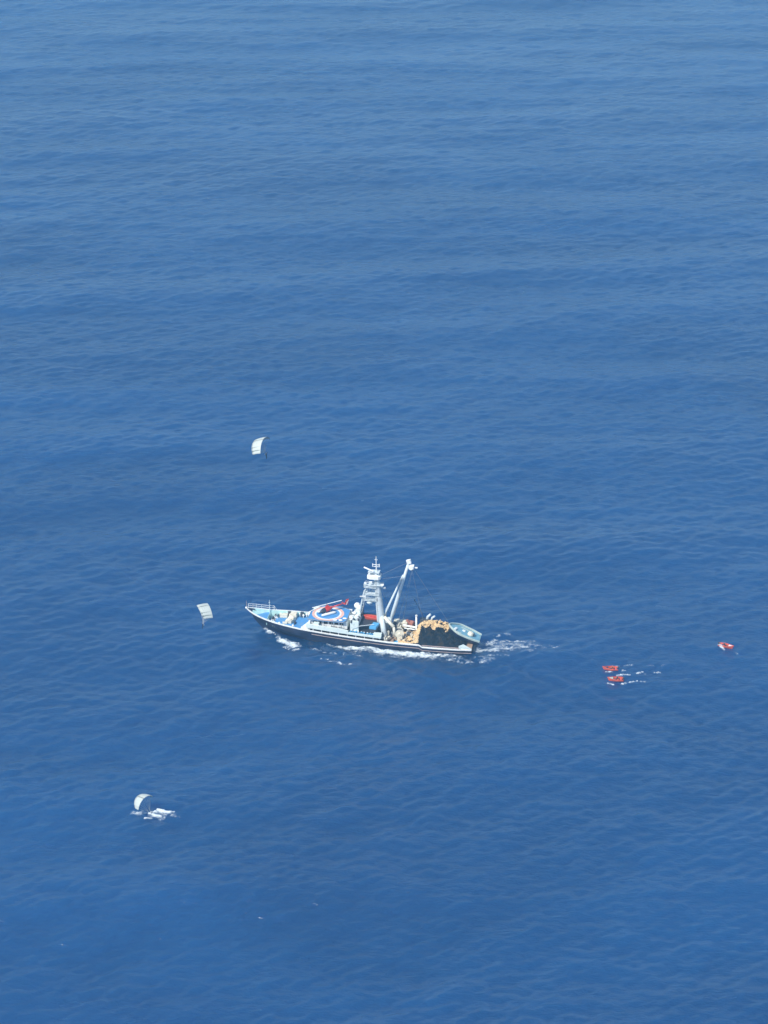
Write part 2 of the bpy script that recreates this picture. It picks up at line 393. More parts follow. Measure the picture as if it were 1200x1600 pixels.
# white cap rail around the whole bow and both sides
cp = MB()
for sg in (-1, 1):
    rows = []
    for dy, dz in ((0.10, -0.30), (0.12, 0.06), (-0.22, 0.06), (-0.22, -0.10)):
        rows.append([edge(x, sg, dy, dz) for x in XT])
    cp.grid(rows)
cp.tube([(0.1, -0.5, 7.28), (-0.25, 0, 7.4), (0.1, 0.5, 7.28)], 0.28, 6)
cp.build('cap_rail', M['white'], ship)
sk = MB()
for sg in (-1, 1): sk.tube([(x, sg * (hbt(x) * 0.985 + 0.06), top(x) - 1.15) for x in XT if x > 19], 0.10, 6)
build_each(sk, 'rubbing_strake', M['strake'], ship)
# inner bulwark of the bow
bw = MB()
for sg in (-1, 1):
    bz = lambda x, r: top(x) * r + max(3.3, (top(x) + 2) * max(0, 1 - max(0, x - .7) / 8.2) ** (1 / .85) - 2) * (1 - r)
    bw.grid([[(x, sg * max(0, hull_y(x, bz(x, r)) - 0.2), bz(x, r) - .02) for x in XT if 1.6 <= x <= 21] for r in (0, .25, .5, .75, 1)])
    for x in np.arange(7, 19.5, 1.5):
        y = sg * (hull_y(x, 3.45) - 0.12); bw.prism([(x - .06, y), (x + .06, y), (x + .06, y - sg * 0.45), (x - .06, y - sg * 0.45)], 3.4, top(x) - 0.35)
build_each(bw, 'bow_bulwark', M['turq'], ship)
def deck(name, m, x0, x1, z, inset=0.2, n=24, ynear=None):
    d = MB(); q = np.linspace(x0, x1, n); zz = z if callable(z) else (lambda x: z)
    d.grid([[(x, s_ * max(0, hull_y(x, zz(x)) - inset), zz(x)) for x in q] for s_ in (-1, -0.5, 0, 0.5, 1)])
    return d.build(name, m, ship)
deck('bow_deck', M['blue'], 6.4, 20, 3.55)
f = MB(); q = [0.5, 1, 1.8, 2.8, 4, 5.2, 6.5]
q = [1.5, 2, 2.8, 4, 5.2, 6.5]; f.prism([(x, -max(.02, hull_y(x, 4.9) - 0.2)) for x in q] + [(x, max(.02, hull_y(x, 4.9) - 0.2)) for x in q[::-1]], 4.9, 5.05)
f.build('forepeak_deck', M['blue'], ship)
f = MB(); f.box((6.6, 0, 4.3), (0.16, 5.6, 1.5)); f.tube([(6.6, -2.9, 5.15), (6.6, 2.9, 5.15)], 0.1, 6); f.build('breakwater', M['turq'], ship)
deck('working_deck', M['wood'], 41.5, LEN - 0.2, 1.75)
rl = MB(); rl.rail([(x, (hbt(x) - 0.05), top(x) + 0.05) for x in (0.4, 1.6, 2.5, 4, 6.2, 7.6)], 1.25, 0.075, 1.3)
rl.tube([(7.6, hbt(7.6), top(7.6) + 1.3), (8.3, hbt(8.3), top(8.3))], 0.06, 5)
rl.build('bow_railing', M['white'], ship)
f = MB(); f.tube([(0.0, 0, 7.3), (-0.1, 0, 9.7)], [0.11, 0.06], 6); f.build('jackstaff', M['strake'], ship)
f = MB(); f.tube([(6.4, 2.6, 5.0), (6.4, 2.6, 9.2)], [0.15, 0.07], 8); f.box((6.4, 2.6, 8.4), (0.3, 0.7, 0.12)); f.build('bow_light_post', M['mast'], ship)

# bow deck gear
def winch(c, s=1.0, rz=0.0, mt='steel', md='dark', name='anchor_windlass'):
    g = MB(); ca, sa = math.cos(rz), math.sin(rz)
    ax = lambda d: (c[0] - sa * d * s, c[1] + ca * d * s, c[2] + 0.75 * s)
    g.tube([ax(-1.0), ax(-0.55)], 0.5 * s, 12); g.tube([ax(-0.4), ax(0.4)], 0.36 * s, 12); g.tube([ax(0.55), ax(1.0)], 0.5 * s, 12)
    g.tube([ax(-1.3), ax(1.3)], 0.16 * s, 8)
    o = g.build(name, M[md], ship)
    g = MB(); g.box((c[0], c[1], c[2] + 0.12 * s), (1.7 * s, 2.5 * s, 0.24 * s), rz=rz)
    for d in (-1.15, 1.15): p = ax(d); g.box((p[0], p[1], c[2] + 0.5 * s), (0.9 * s, 0.14 * s, 0.9 * s), rz=rz)
    b_ = g.build('winch_bed', M[mt], o); return o
winch((8.2, 2.9, 3.56), 0.8, 0.2, 'white')
winch((7.9, 0.4, 3.56), 0.8, 0.1, 'white')
f = MB(); f.box((10.6, 3.2, 4.05), (2.3, 1.2, 0.95), rz=0.05); f.box((10.6, 3.2, 4.58), (2.45, 1.3, 0.12), rz=0.05); f.build('deck_locker', M['cream'], ship, bevel=0.05)
f = MB(); f.box((13.2, 0.9, 4.0), (2.0, 3.4, 0.9), rz=-0.25); f.ball((13.4, 1.5, 4.5), 0.95, sq=(1.1, 1.0, .6)); f.ball((13.0, -0.2, 4.5), 0.75, sq=(1.1, 1, .6)); f.box((11.9, -1.2, 3.9), (1.4, 0.7, 0.6), rz=.2)
f.build('hatch_cover', M['cream'], ship, bevel=0.06)
f = MB(); f.box((13.6, 3.6, 4.3), (1.9, 1.7, 1.5)); f.box((12.4, 3.7, 4.0), (0.5, 0.8, 0.9)); f.build('stores_hatch', M['cream'], ship, bevel=0.06)
f = MB(); f.box((12.1, 4.35, 4.3), (0.8, 0.6, 1.5)); f.box((14.8, -0.6, 3.9), (0.4, 1.4, 0.7)); f.box((16.0, 4.3, 4.3), (0.9, 1.0, 1.5)); f.box((9.4, 3.4, 3.9), (0.6, 1.4, 0.8)); build_each(f, 'ventilation_trunk', M['dark'], ship)
for x, y in ((11.5, 4.0), (16.6, 3.6), (14.9, -3.6), (17.4, 4.4), (10.5, -2.6), (15.4, 4.4)):
    f = MB(); f.tube([(x, y, 3.56), (x, y, 4.35)], 0.18, 8); f.ball((x, y, 4.45), 0.34); f.build('mushroom_vent', M['white'], ship, smooth=True)
for x, y in ((9.5, -2.9), (16.5, -4.6), (9.2, 3.9), (17.0, 5.0)):
    f = MB()
    for d in (-0.3, 0.3): f.tube([(x + d, y, 3.56), (x + d, y, 4.08), (x + d, y, 4.1), (x + d, y, 4.2)], [.13, .13, .19, .19], 8)
    build_each(f, 'mooring_bollard', M['dark'], ship)

# ---- deckhouse, side bands, upper deck
DX0, DX1 = 19.2, 42.0
zb = lambda x: top(x) + 0.85          # bottom of the side band / upper deck level
f = MB()  # inner house wall set back behind the open side passage
for sg in (-1, 1): f.grid([[(x, sg * (hbt(x) - 1.5), z) for x in np.linspace(19.6, DX1, 14)] for z in (2.0, 0)] if False else [[(x, sg * (hbt(x) - 1.4), 2.0 if r == 0 else zb(x)) for x in np.linspace(19.6, DX1, 14)] for r in (0, 1)])
f.box((42.0, 0, 3.2), (0.12, 9.6, 2.4))
build_each(f, 'house_wall', M['dark'], ship)
f = MB(); q = np.linspace(19.4, DX1, 16)
f.grid([[(x, s_ * (hbt(x) - 0.1), zb(x)) for x in q] for s_ in (-1, -.9, 0, .9, 1)])
f.build('upper_deck', M['char'], ship)
f = MB()
for sg in (-1, 1):
    q = np.linspace(19.4, 32.2, 9)
    f.grid([[(x, sg * (hbt(x) + dy), zb(x) + dz * (1 if x < 31 else .8)) for x in q] for dy, dz in ((-0.02, -0.1), (0.0, 1.15), (-0.5, 1.22), (-0.5, 0.02))])
    q = np.linspace(32.2, DX1, 7)
    f.grid([[(x, sg * (hbt(x) + dy), zb(x) + dz) for x in q] for dy, dz in ((-0.02, -0.1), (0.0, 0.5), (-0.35, 0.55), (-0.35, 0.02))])
build_each(f, 'side_band', M['band'], ship)
f = MB()
for sg in (-1, 1):
    for x in np.arange(21.5, 41, 2.6): f.box((x, sg * (hbt(x) - 0.12), top(x) + 0.4), (0.14, 0.12, 0.8))
build_each(f, 'stanchion', M['white'], ship)
# sloped white front shoulders
for sg in (-1, 1):
    f = MB()
    y0, y1 = sg * 5.05, sg * 3.2
    f.add([(17.6, y0, 3.4), (20.4, y0 * 1.03, 3.4), (20.4, y0 * 1.03, 6.6), (19.4, y0 * 1.02, 6.0), (18.4, y1, 3.4), (20.4, y1, 3.4), (20.4, y1, 6.6), (19.6, y1, 6.1), (17.6, y0, 4.9), (18.4, y1, 4.2)],
          [(0, 1, 2, 3, 8), (4, 9, 7, 6, 5), (8, 3, 7, 9), (3, 2, 6, 7), (0, 8, 9, 4), (1, 5, 6, 2)])
    f.build('front_shoulder', M['white'], ship, bevel=0.06)
f = MB(); f.box((19.9, 0, 4.9), (0.5, 7.4, 2.8)); f.build('house_front', M['white'], ship)
for y in (-2.4, -0.8, 0.8, 2.4):
    f = MB(); f.box((19.63, y, 5.4), (0.06, 0.9, 0.7)); f.build('front_window', M['glass'], ship)
# wheelhouse under the landing pad
f = MB(); f.box((26.0, 0.2, 6.15), (11.0, 8.6, 2.5)); wh = f.build('wheelhouse', M['white'], ship, bevel=0.08)
for k in range(6):
    f = MB(); f.box((21.8 + k * 1.6, -4.13, 6.6), (1.1, 0.08, 0.9)); f.build('side_window', M['glass'], wh)
for k in range(5):
    f = MB(); f.box((20.47, -3.0 + k * 1.6, 6.6), (0.08, 1.2, 0.8)); f.build('bridge_window', M['glass'], wh)
f = MB(); f.box((22.4, -5.0, 5.9), (1.5, 0.9, 1.7)); f.box((22.4, -5.0, 6.8), (1.7, 1.1, 0.14)); f.build('wing_cabinet', M['band'], ship, bevel=0.08)
f = MB()
for x in (25, 27.2, 28.1, 29.6): f.box((x, -5.0, 5.4), (1.0, 0.7, 0.9))
build_each(f, 'side_locker', M['steel'], ship)
# landing pad
ZP = 7.75
f = MB(); f.prism([(19.6, -4.9), (30.6, -5.3), (31.4, -3.6), (31.2, 3.0), (28.6, 4.6), (22.6, 4.6), (19.7, 0.2)], 7.45, ZP)
pad = f.build('landing_pad', M['blue'], ship)
PC = (25.0, -0.4)
def ring(c, r0, r1, z, h=0.012, n=64):
    g = MB(); rr = [[(c[0] + r * math.cos(2 * math.pi * i / n), c[1] + r * math.sin(2 * math.pi * i / n), zz) for i in range(n + 1)] for r, zz in ((r0, z), (r0, z + h), (r1, z + h), (r1, z))]
    return g.grid(rr)
ring(PC, 4.0, 4.8, ZP).build('salmon_ring', M['orange'], pad)
ring(PC, 3.5, 3.99, ZP).build('white_ring', M['white'], pad)
f = MB(); rp = [(20.3, -4.8), (31.5, -4.9), (32.1, -3.5)]
f.tube([(19.6, -4.9, 7.72), (30.6, -5.3, 7.72), (31.4, -3.6, 7.72), (31.2, 3.0, 7.72), (28.6, 4.6, 7.72), (22.6, 4.6, 7.72), (19.7, 0.2, 7.72)], 0.12, 6, closed=True)
for x in (21, 24, 27, 30): f.tube([(x, -4.8, 7.5), (x, -5.3, zb(x))], 0.09, 6)
f.build('pad_frame', M['steel'], ship)
for x, y in ((28.0, -4.7), (29.6, -4.5), (30.6, -3.2)):
    f = MB(); f.ball((x, y, ZP + 0.25), 0.42, sq=(1.6, .8, .6)); f.build('life_raft_canister', M['white'], ship, smooth=True)

# equipment house with radomes behind the pad
f = MB(); f.box((33.7, -0.4, 6.3), (2.6, 8.0, 3.2)); f.box((34.0, 0.9, 8.2), (1.8, 3.4, 0.9)); f.box((33.6, -2.6, 8.1), (1.2, 1.6, 0.6)); f.build('equipment_house', M['band'], ship, bevel=0.08)
for x, y, z, r in ((33.3, 2.6, 9.2, 0.95), (34.3, 1.0, 9.4, 0.8), (33.2, -0.8, 8.6, 0.55), (34.4, -2.4, 8.7, 0.5), (32.8, -3.4, 8.2, 0.5)):
    f = MB(); f.tube([(x, y, 7.4), (x, y, z)], [r * 0.55, r * 0.4], 10); f.ball((x, y, z + r * 0.5), r, 16, 10); f.build('radome', M['white'], ship, smooth=True)
cl = MB(); cd = MB(); rr = random.Random(4)
for k in range(38):
    x, y = rr.uniform(32.2, 35.0), rr.uniform(-4.6, 3.0); a_ = rr.uniform(.2, .55); zz = 7.95 + rr.uniform(-.1, .5)
    (cl if rr.random() < .6 else cd).box((x, y, zz), (a_, rr.uniform(.2, .7), rr.uniform(.3, .9)), rz=rr.uniform(0, 1.5))
build_each(cl, 'vent_box', M['white'], ship); build_each(cd, 'vent_grille', M['dark'], ship)
f = MB(); f.tube([(34.9, 1.8, 7.2), (34.9, 1.8, 9.6), (35.2, 1.8, 10.0)], 0.45, 12); f.build('exhaust_stack', M['dark'], ship)

# charcoal boat deck, side items
f = MB(); f.prism([(34.9, -4.6), (40.2, -3.4), (40.6, 4.2), (34.9, 4.4)], 6.3, 6.5); f.prism([(35, -3.6), (40, -3.0), (40, 3.6), (35, 3.6)], 3.4, 6.3)
f.build('boat_deck', M['char'], ship)
f = MB(); f.tube([(32.6, -5.3, 6.3), (39.6, -4.0, 7.2)], 0.09, 6); f.build('side_derrick', M['mast'], ship)
f = MB()
for k in range(11): 
    x = 32.8 + k * 0.8; f.box((x, -5.3 + rr.uniform(-.2, .4), zb(x) + .3), (rr.uniform(.3, .7), rr.uniform(.3, .6), rr.uniform(.3, .8)), rz=rr.uniform(0, 1))
build_each(f, 'deck_fitting', M['bluebox'], ship)
f = MB()
for k in range(9): 
    x = 33.0 + k * 0.95; f.box((x, -4.9 + rr.uniform(-.3, .5), zb(x) + .35), (rr.uniform(.2, .5), rr.uniform(.2, .5), rr.uniform(.3, .8)), rz=rr.uniform(0, 1))
build_each(f, 'deck_vent', M['white'], ship)
f = MB(); f.prism([(38.2, -4.7), (40.3, -4.9), (40.8, -1.7), (39.0, -1.5)], 5.9, 6.7); cab = f.build('control_cabin_roof', M['bluebox'], ship, bevel=0.05)
f = MB(); f.prism([(38.4, -4.5), (40.1, -4.7), (40.5, -1.9), (39.2, -1.7)], 3.4, 5.9); f.build('control_cabin_wall', M['dark'], ship)
f = MB(); f.box((40.9, -5.2, 4.3), (2.4, 1.2, 1.4)); f.build('rail_box', M['band'], ship, bevel=0.06)

# ---- main mast
mst = MB()
mst.tube([(41.3, 0, 1.8), (41.05, 0, 6), (40.4, 0, 13), (39.8, 0, 19), (39.55, 0, 22.6)], [1.4, 1.28, 1.08, 0.84, 0.66], 16)
mast = mst.build('main_mast', M['mast'], ship, smooth=True)
f = MB(); f.tube([(41.2, -0.4, 8.5), (42.6, -2.8, 1.9)], [0.75, 0.95], 12); f.tube([(41.2, 0.4, 8.5), (42.6, 2.8, 1.9)], [0.75, 0.95], 12); build_each(f, 'mast_leg', M['mast'], ship, smooth=True)
f = MB(); f.tube([(34.5, 0.2, 7.4), (34.9, 0.2, 11), (36.0, 0.1, 16.0), (36.9, 0, 17.4), (39.6, 0, 17.6)], [.28, .28, .26, .24, .24], 10)
f.tube([(35.1, 0.2, 8.0), (36.2, .1, 14.4), (36.9, 0, 16.5)], .12, 6); 
for z in np.arange(9, 16, .9): f.tube([(34.6 + (z - 9) * .21, .2, z), (35.3 + (z - 9) * .17, .2, z)], .06, 5)
f.build('forward_mast_leg', M['mast'], ship, smooth=True)
def platform(x0, x1, y, z, rail=True, name='mast_platform'):
    g = MB(); g.box(((x0 + x1) / 2, 0, z), (x1 - x0, 2 * y, 0.14))
    if rail: g.rail([(x0, -y, z), (x0, y, z), (x1, y, z), (x1, -y, z), (x0, -y, z)], 1.0, 0.06, 1.0)
    g.tube([(x0 + .2, 0, z), (x1, 0, z - 1.2)], 0.09, 5)
    return g.build(name, M['mast'], ship)
platform(35.9, 40.0, 1.1, 13.4); platform(36.2, 40.6, 1.2, 15.3); platform(36.0, 39.8, 1.2, 17.7); platform(37.3, 41.7, 1.3, 18.6, False)
f = MB(); f.prism([(37.0, -1.2), (38, -1.6), (40.4, -1.6), (41, -1.0), (41, 1.0), (40.4, 1.6), (38, 1.6), (37.0, 1.2)], 20.6, 21.7)
nest = f.build('crows_nest', M['white'], ship, bevel=0.1)
f = MB(); f.prism([(37.2, -1.0), (40.6, -1.2), (40.6, 1.2), (37.2, 1.0)], 22.6, 22.75)
for x, y in ((37.4, -.9), (40.4, -1), (40.4, 1), (37.4, .9)): f.tube([(x, y, 21.6), (x, y, 22.6)], .07, 5)
f.build('nest_roof', M['mast'], nest)
f = MB(); f.box((37.4, -0.3, 23.35), (3.9, 0.35, 0.34), rz=R(-32), ry=R(3)); rb = f.build('radar_scanner', M['white'], ship, bevel=.06)
f = MB(); f.tube([(37.8, -.2, 22.6), (37.8, -.2, 23.2)], .22, 8); f.build('radar_pedestal', M['mast'], rb)
f = MB(); f.box((36.0, -0.5, 14.5), (2.6, 0.3, 0.3), rz=R(15)); f.tube([(36.3, -.4, 13.5), (36.3, -.4, 14.4)], .2, 8); f.build('radar_scanner', M['white'], ship, bevel=.06)
f = MB(); f.ball((37.6, -0.4, 12.6), .75, sq=(1.2, 1, .7)); f.build('searchlight_housing', M['mast'], ship, smooth=True)
f = MB(); f.tube([(39.6, 0, 22.6), (39.5, 0, 27.6)], [.2, .09], 8); f.box((39.5, 0, 24.9), (2.2, .16, .16)); f.box((39.5, 0, 24.3), (1.5, .14, .14)); f.box((39.5, 0, 26.5), (.9, .12, .12))
for x in (38.5, 40.5): f.tube([(x, 0, 24.2), (x, 0, 25.2)], .14, 6)
f.build('mast_antenna', M['white'], ship)
for x, y, z in ((41.6, -.6, 18.8), (42.0, -.3, 17.7), (36.4, -.6, 18.9), (38.2, -1.2, 19.6)):
    f = MB(); f.box((x, y, z), (.7, .45, .4)); f.tube([(x - .9 * (1 if x > 40 else -1), 0, z), (x, y, z)], .07, 5); f.build('floodlight', M['white'], ship)
f = MB()
for d in (-.22, .22): f.tube([(40.9 + d, -1.25, 4), (39.5 + d, -.85, 20)], .05, 5)
for k in range(26): 
    t_ = k / 26; f.tube([(40.68 - 1.4 * t_, -1.25 + .4 * t_, 4 + 16 * t_), (41.12 - 1.4 * t_, -1.25 + .4 * t_, 4 + 16 * t_)], .035, 4)
f.build('mast_ladder', M['steel'], ship)

# ---- cargo boom
f = MB(); f.tube([(43.6, 0, 6.4), (44.6, 0, 9.4), (45.6, 0, 13.2), (49.3, 0, 26.6)], [.42, .58, .55, .38], 12)
boom = f.build('cargo_boom', M['mast'], ship, smooth=True)
f = MB(); f.tube([(42.3, 0, 8.2), (42.7, 0, 10.5), (47.6, 0, 22.2)], [.36, .34, .26], 10); f.build('topping_boom', M['mast'], ship, smooth=True)
f = MB(); f.box((49.3, 0, 26.7), (1.3, .9, 1.2), ry=R(-18)); f.box((50.3, 0, 25.0), (1.1, .8, 1.5)); f.tube([(50, -.7, 25.0), (50, .7, 25.0)], .75, 12); f.box((51.5, 0, 24.9), (.8, .5, .3)); f.build('boom_head', M['white'], boom, bevel=.05)
f = MB(); f.tube([(50.2, -.45, 24.5), (50.2, .45, 24.5)], .5, 10); f.build('sheave_block', M['dark'], boom)
f = MB(); f.box((43.2, 0, 7.0), (2.0, 1.6, 1.4)); f.tube([(41.2, 0, 7.6), (44.2, 0, 7.4)], .4, 8); f.build('gooseneck', M['mast'], ship, bevel=.08)
f = MB()
for a_, b_ in (((39.8, 0, 21), (49.0, 0, 26.4)), ((39.9, .3, 20), (47.4, 0, 21.8)), ((50.3, 0, 24.2), (45.6, -1.5, 4)), ((50.3, 0.2, 24.2), (47.0, 1, 4)), ((39.6, -.8, 19), (33.5, -4.6, 6.5)), ((39.6, .8, 19), (33.5, 4.6, 6.5)), ((50.0, .3, 25.4), (62.0, 1.5, 5.6)), ((50.0, -.3, 25.4), (55.0, -3.5, 5.6)), ((40.2, -1, 18.6), (44.0, -6, 3.2)), ((40.2, 1, 18.6), (44.0, 6, 3.2)), ((47.4, -.3, 21.6), (43.8, -2.6, 3.4))): f.tube([a_, b_], .028, 4)
build_each(f, 'rigging_wire', M['steel'], ship)
f = MB(); f.tube([(42.1, -0.7, 8.3), (45.2, -2.3, 6.0)], [.5, .55], 10); f.tube([(45.2, -2.3, 6.0), (45.6, -2.5, 3.0)], .4, 8); f.build('auxiliary_boom', M['cream'], ship, smooth=True)

# ---- winch deck
def reel(c, r, wd, rz, m1='cream', m2='dark', name='purse_winch'):
    ca, sa = math.cos(rz), math.sin(rz); P3 = lambda d: (c[0] - sa * d, c[1] + ca * d, c[2])
    g = MB(); g.tube([P3(-wd / 2), P3(-wd / 2 + .16)], r, 18); g.tube([P3(wd / 2 - .16), P3(wd / 2)], r, 18); g.tube([P3(-wd / 2 - .4), P3(wd / 2 + .4)], r * .3, 10)
    for d in (-wd / 2 - .2, wd / 2 + .2): p = P3(d); g.box((p[0], p[1], (c[2] + 1.8) / 2), (r * 1.1, .2, c[2] - 1.8), rz=rz)
    o = g.build(name, M[m1], ship)
    g = MB(); g.tube([P3(-wd / 2 + .1), P3(wd / 2 - .1)], r * .72, 16); g.build('cable_drum', M[m2], o); return o
reel((46.8, -1.9, 4.1), 1.35, 2.0, R(15)); reel((42.4, -4.6, 3.2), 1.0, 1.8, R(78)); reel((45.4, 2.0, 4.4), 1.2, 2.2, R(70)); reel((49.8, -.8, 3.3), .8, 1.8, R(60))
f = MB(); f.box((46.6, 3.4, 4.4), (3.6, 2.2, 1.6), rz=.1); f.box((45.2, 3.2, 5.4), (1.6, 1.4, .8)); f.ball((47.2, 3.6, 5.3), .8, sq=(1.3, 1, .6)); f.build('hydraulic_power_unit', M['cream'], ship, bevel=.12)
f = MB(); f.box((49.0, 4.2, 4.3), (2.6, 1.8, 1.3), rz=-.3); f.tube([(48.2, 3.3, 5), (48.2, 4.2, 5)], .7, 14); f.ball((49.9, 3.7, 5.0), .5); f.build('net_hauler', M['redmach'], ship, bevel=.1)
f = MB(); f.tube([(47.5, 1.0, 5.2), (51.5, .6, 4.9)], .3, 8); f.tube([(48.0, .2, 4.6), (51.2, 0, 4.5)], .16, 6); f.box((51.6, .6, 4.9), (.5, .9, 1.2)); f.build('fairlead_beam', M['white'], ship)
f = MB(); f.tube([(51.3, 2.0, 1.9), (51.3, 2.0, 8.1)], [.34, .26], 10); f.ball((51.35, 1.9, 8.2), .42); f.build('davit_post', M['white'], ship, smooth=True)
cl = MB(); cd = MB(); cs = MB()
for k in range(70):
    x, y = rr.uniform(43.0, 51.5), rr.uniform(-4.2, 4.8); q = rr.random()
    (cl if q < .4 else cd if q < .75 else cs).box((x, y, 1.9 + rr.uniform(.0, 1.6)), (rr.uniform(.2, .9), rr.uniform(.2, .8), rr.uniform(.3, 1.0)), rz=rr.uniform(0, 3))
build_each(cl, 'winch_fitting', M['cream'], ship); build_each(cd, 'winch_motor', M['dark'], ship); build_each(cs, 'winch_housing', M['steel'], ship)
f = MB(); f.box((46.5, -3.6, 1.86), (2.0, 1.5, .18), rz=.1); f.build('blue_deck_hatch', M['bluebox'], ship)
f = MB(); f.tube([(54.2, -5.9, 2.5), (60, -5.9, 2.5), (65.4, -5.75, 2.45)], .14, 6); f.build('net_rail', M['strake'], ship)
f = MB(); f.tube([(53.9, 3.6, 4), (54.5, 3.4, 7.4), (55.4, 3.2, 8.4)], [.4, .38, .34], 10); f.tube([(55.0, 3.7, 4), (55.9, 3.5, 7.2), (56.7, 3.4, 7.8)], [.34, .32, .3], 10); build_each(f, 'deck_crane', M['mast'], ship, smooth=True)
f = MB(); f.box((53.4, 3.6, 6.0), (2.4, 1.4, 1.3)); f.box((55.6, 3.8, 5.6), (2.2, 1.2, 1.0)); build_each(f, 'crane_base', M['dark'], ship, bevel=.1)
f = MB(); f.tube([(53.6, 3.9, 6.4), (50.4, 4.2, 12.2)], [.09, .05], 6); f.box((50.4, 4.2, 12.2), (.2, .2, .5)); f.build('whip_antenna', M['dark'], ship)
f = MB(); f.add([(65.2, -5.9, 2.5), (68.9, -5.3, 1.4), (68.9, -4.2, 1.4), (66.4, -4.4, 2.6), (65.2, -5.9, 3.3), (68.9, -5.3, 1.8), (68.9, -4.2, 1.8), (66.4, -4.4, 3.2)], [(3, 2, 1, 0), (4, 5, 6, 7), (0, 1, 5, 4), (1, 2, 6, 5), (2, 3, 7, 6), (3, 0, 4, 7)])
f.build('stern_fairing', M['band'], ship)
f = MB(); f.grid([[(x, y, 3.6 - (x - 62.5) * .42) for x in (62.5, 65, 67, 69, 69.6)] for y in (-3.4, 0, 3.4)]); f.build('skiff_ramp', M['steel'], ship)

# ------------------------------------------------------------------ net heap with floats (rests on the stern deck)
nz = lambda x, y, s, k: noise.noise(Vector((x * s, y * s, k)))
def net_h(x, y):
    xx = np.interp(x, [51.2, 52.2, 53.6, 58, 61, 64, 67], [0, 3.0, 4.3, 4.2, 3.4, 2.1, 0.4])
    yy = np.interp(y, [-6.0, -5.7, -4.9, -3.4, 0, 3.0, 4.6, 5.8], [0, .25, .62, .86, 1.0, 1.0, .8, .15])
    m_ = min(1, yy * 2.5); return 1.8 + xx * yy * (1 + .16 * nz(x, y, .5, 1)) + m_ * (.55 * noise.noise(Vector((x * .9, y * .7, 4))) + .22 * noise.noise(Vector((x * 2.6, y * 1.1, 2))) + .18 * nz(x, y, 2.6, 9))
net = empty('net_heap', S(59, -.5, 1.8), (0, 0, -STH))
tag(net, 'tall black heap of fishing net with tan floats on the ship stern deck', 'fishing net')
ctr = (59, -.5, 1.8)
f = MB(); f.grid([[(x - ctr[0], y - ctr[1], net_h(x, y) - ctr[2]) for x in np.linspace(51.2, 67, 130)] for y in np.linspace(-6.0, 5.8, 80)]); f.build('netting', M['net'], net, smooth=True)
f = MB()
def float_(x, y, z, r):
    an = rr.uniform(0, 3.1); m_ = Euler((rr.uniform(-.4, .4), rr.uniform(-.4, .4), an)).to_matrix()
    f.ball((x - ctr[0], y - ctr[1], z - ctr[2]), r, 7, 5, (1.5, .85, .85), m_)
for k in range(2600):
    x, y = rr.uniform(51.6, 65.5), rr.uniform(-3.0, 5.2)
    lim = -.5 + 1.5 * (x > 61) + 2.4 * nz(x, 0, .8, 3) + 1.6 * nz(x, y, 1.7, 5) + (1.8 if x < 53 else 0) * 0
    if y < lim or (nz(x, y, 1.1, 7) < -.12): continue
    float_(x, y, net_h(x, y) + .05 + rr.uniform(0, .25), rr.uniform(.16, .27))
for k in range(2200):   # floats spilled forward on the working deck
    x, y = rr.uniform(46.6, 53.0), rr.uniform(-5.6, 2.4)
    if nz(x, y, .6, 12) < -.25 + (51.0 - x) * .09: continue
    zz = 1.8 + max(0, (x - 48)) * .28 + rr.uniform(0, .3)
    float_(x, y, max(zz, net_h(x, y) + .1 if x > 51.4 else zz), rr.uniform(.16, .27))
tag(f.build('net_floats', M['cork'], net), kind='stuff')

# ------------------------------------------------------------------ boats
def boat(name, Lg, Bm, D, mh, mi, mrim, loc, rot, bow_taper=.45, stern=.82, bh=.25, pw=.6):
    """open boat, bow towards -x, gunwale at z = D"""
    root = empty(name, loc, rot)
    def hb(u): return Bm / 2 * min(1, (u / bow_taper) ** pw if u < bow_taper else 1) * (1 - (1 - stern) * max(0, (u - .6) / .4) ** 1.5)
    def pt(u, v, sg, ins=0):
        x = -Lg / 2 + Lg * u + (1 - v) * Lg * .10 * (1 - u) ** 2
        return (x, sg * max(0, hb(u) * (.62 + .38 * v ** .6) - ins), D * v + bh * v * (1 - u) ** 2)
    U = [(i / 20) ** 1.3 for i in range(21)]
    h = MB()
    for sg in (-1, 1): h.grid([[pt(u, v, sg) for u in U] for v in (0, .25, .5, .75, 1)])
    h.grid([[pt(u, 0, -1) for u in U], [pt(u, 0, 1) for u in U]])
    h.grid([[pt(1, v, s_) for s_ in (-1, 1)] for v in (0, .5, 1)])
    bmesh.ops.remove_doubles(h.bm, verts=h.bm.verts, dist=.01)
    h.build('hull', M[mh], root, smooth=False)
    r = MB()
    r.tube([pt(u, 1, -1, .03) for u in U[::-1]] + [pt(u, 1, 1, .03) for u in U[1:]], D * .09 + .02, 6); r.build('gunwale', M[mrim], root)
    return root, pt, U
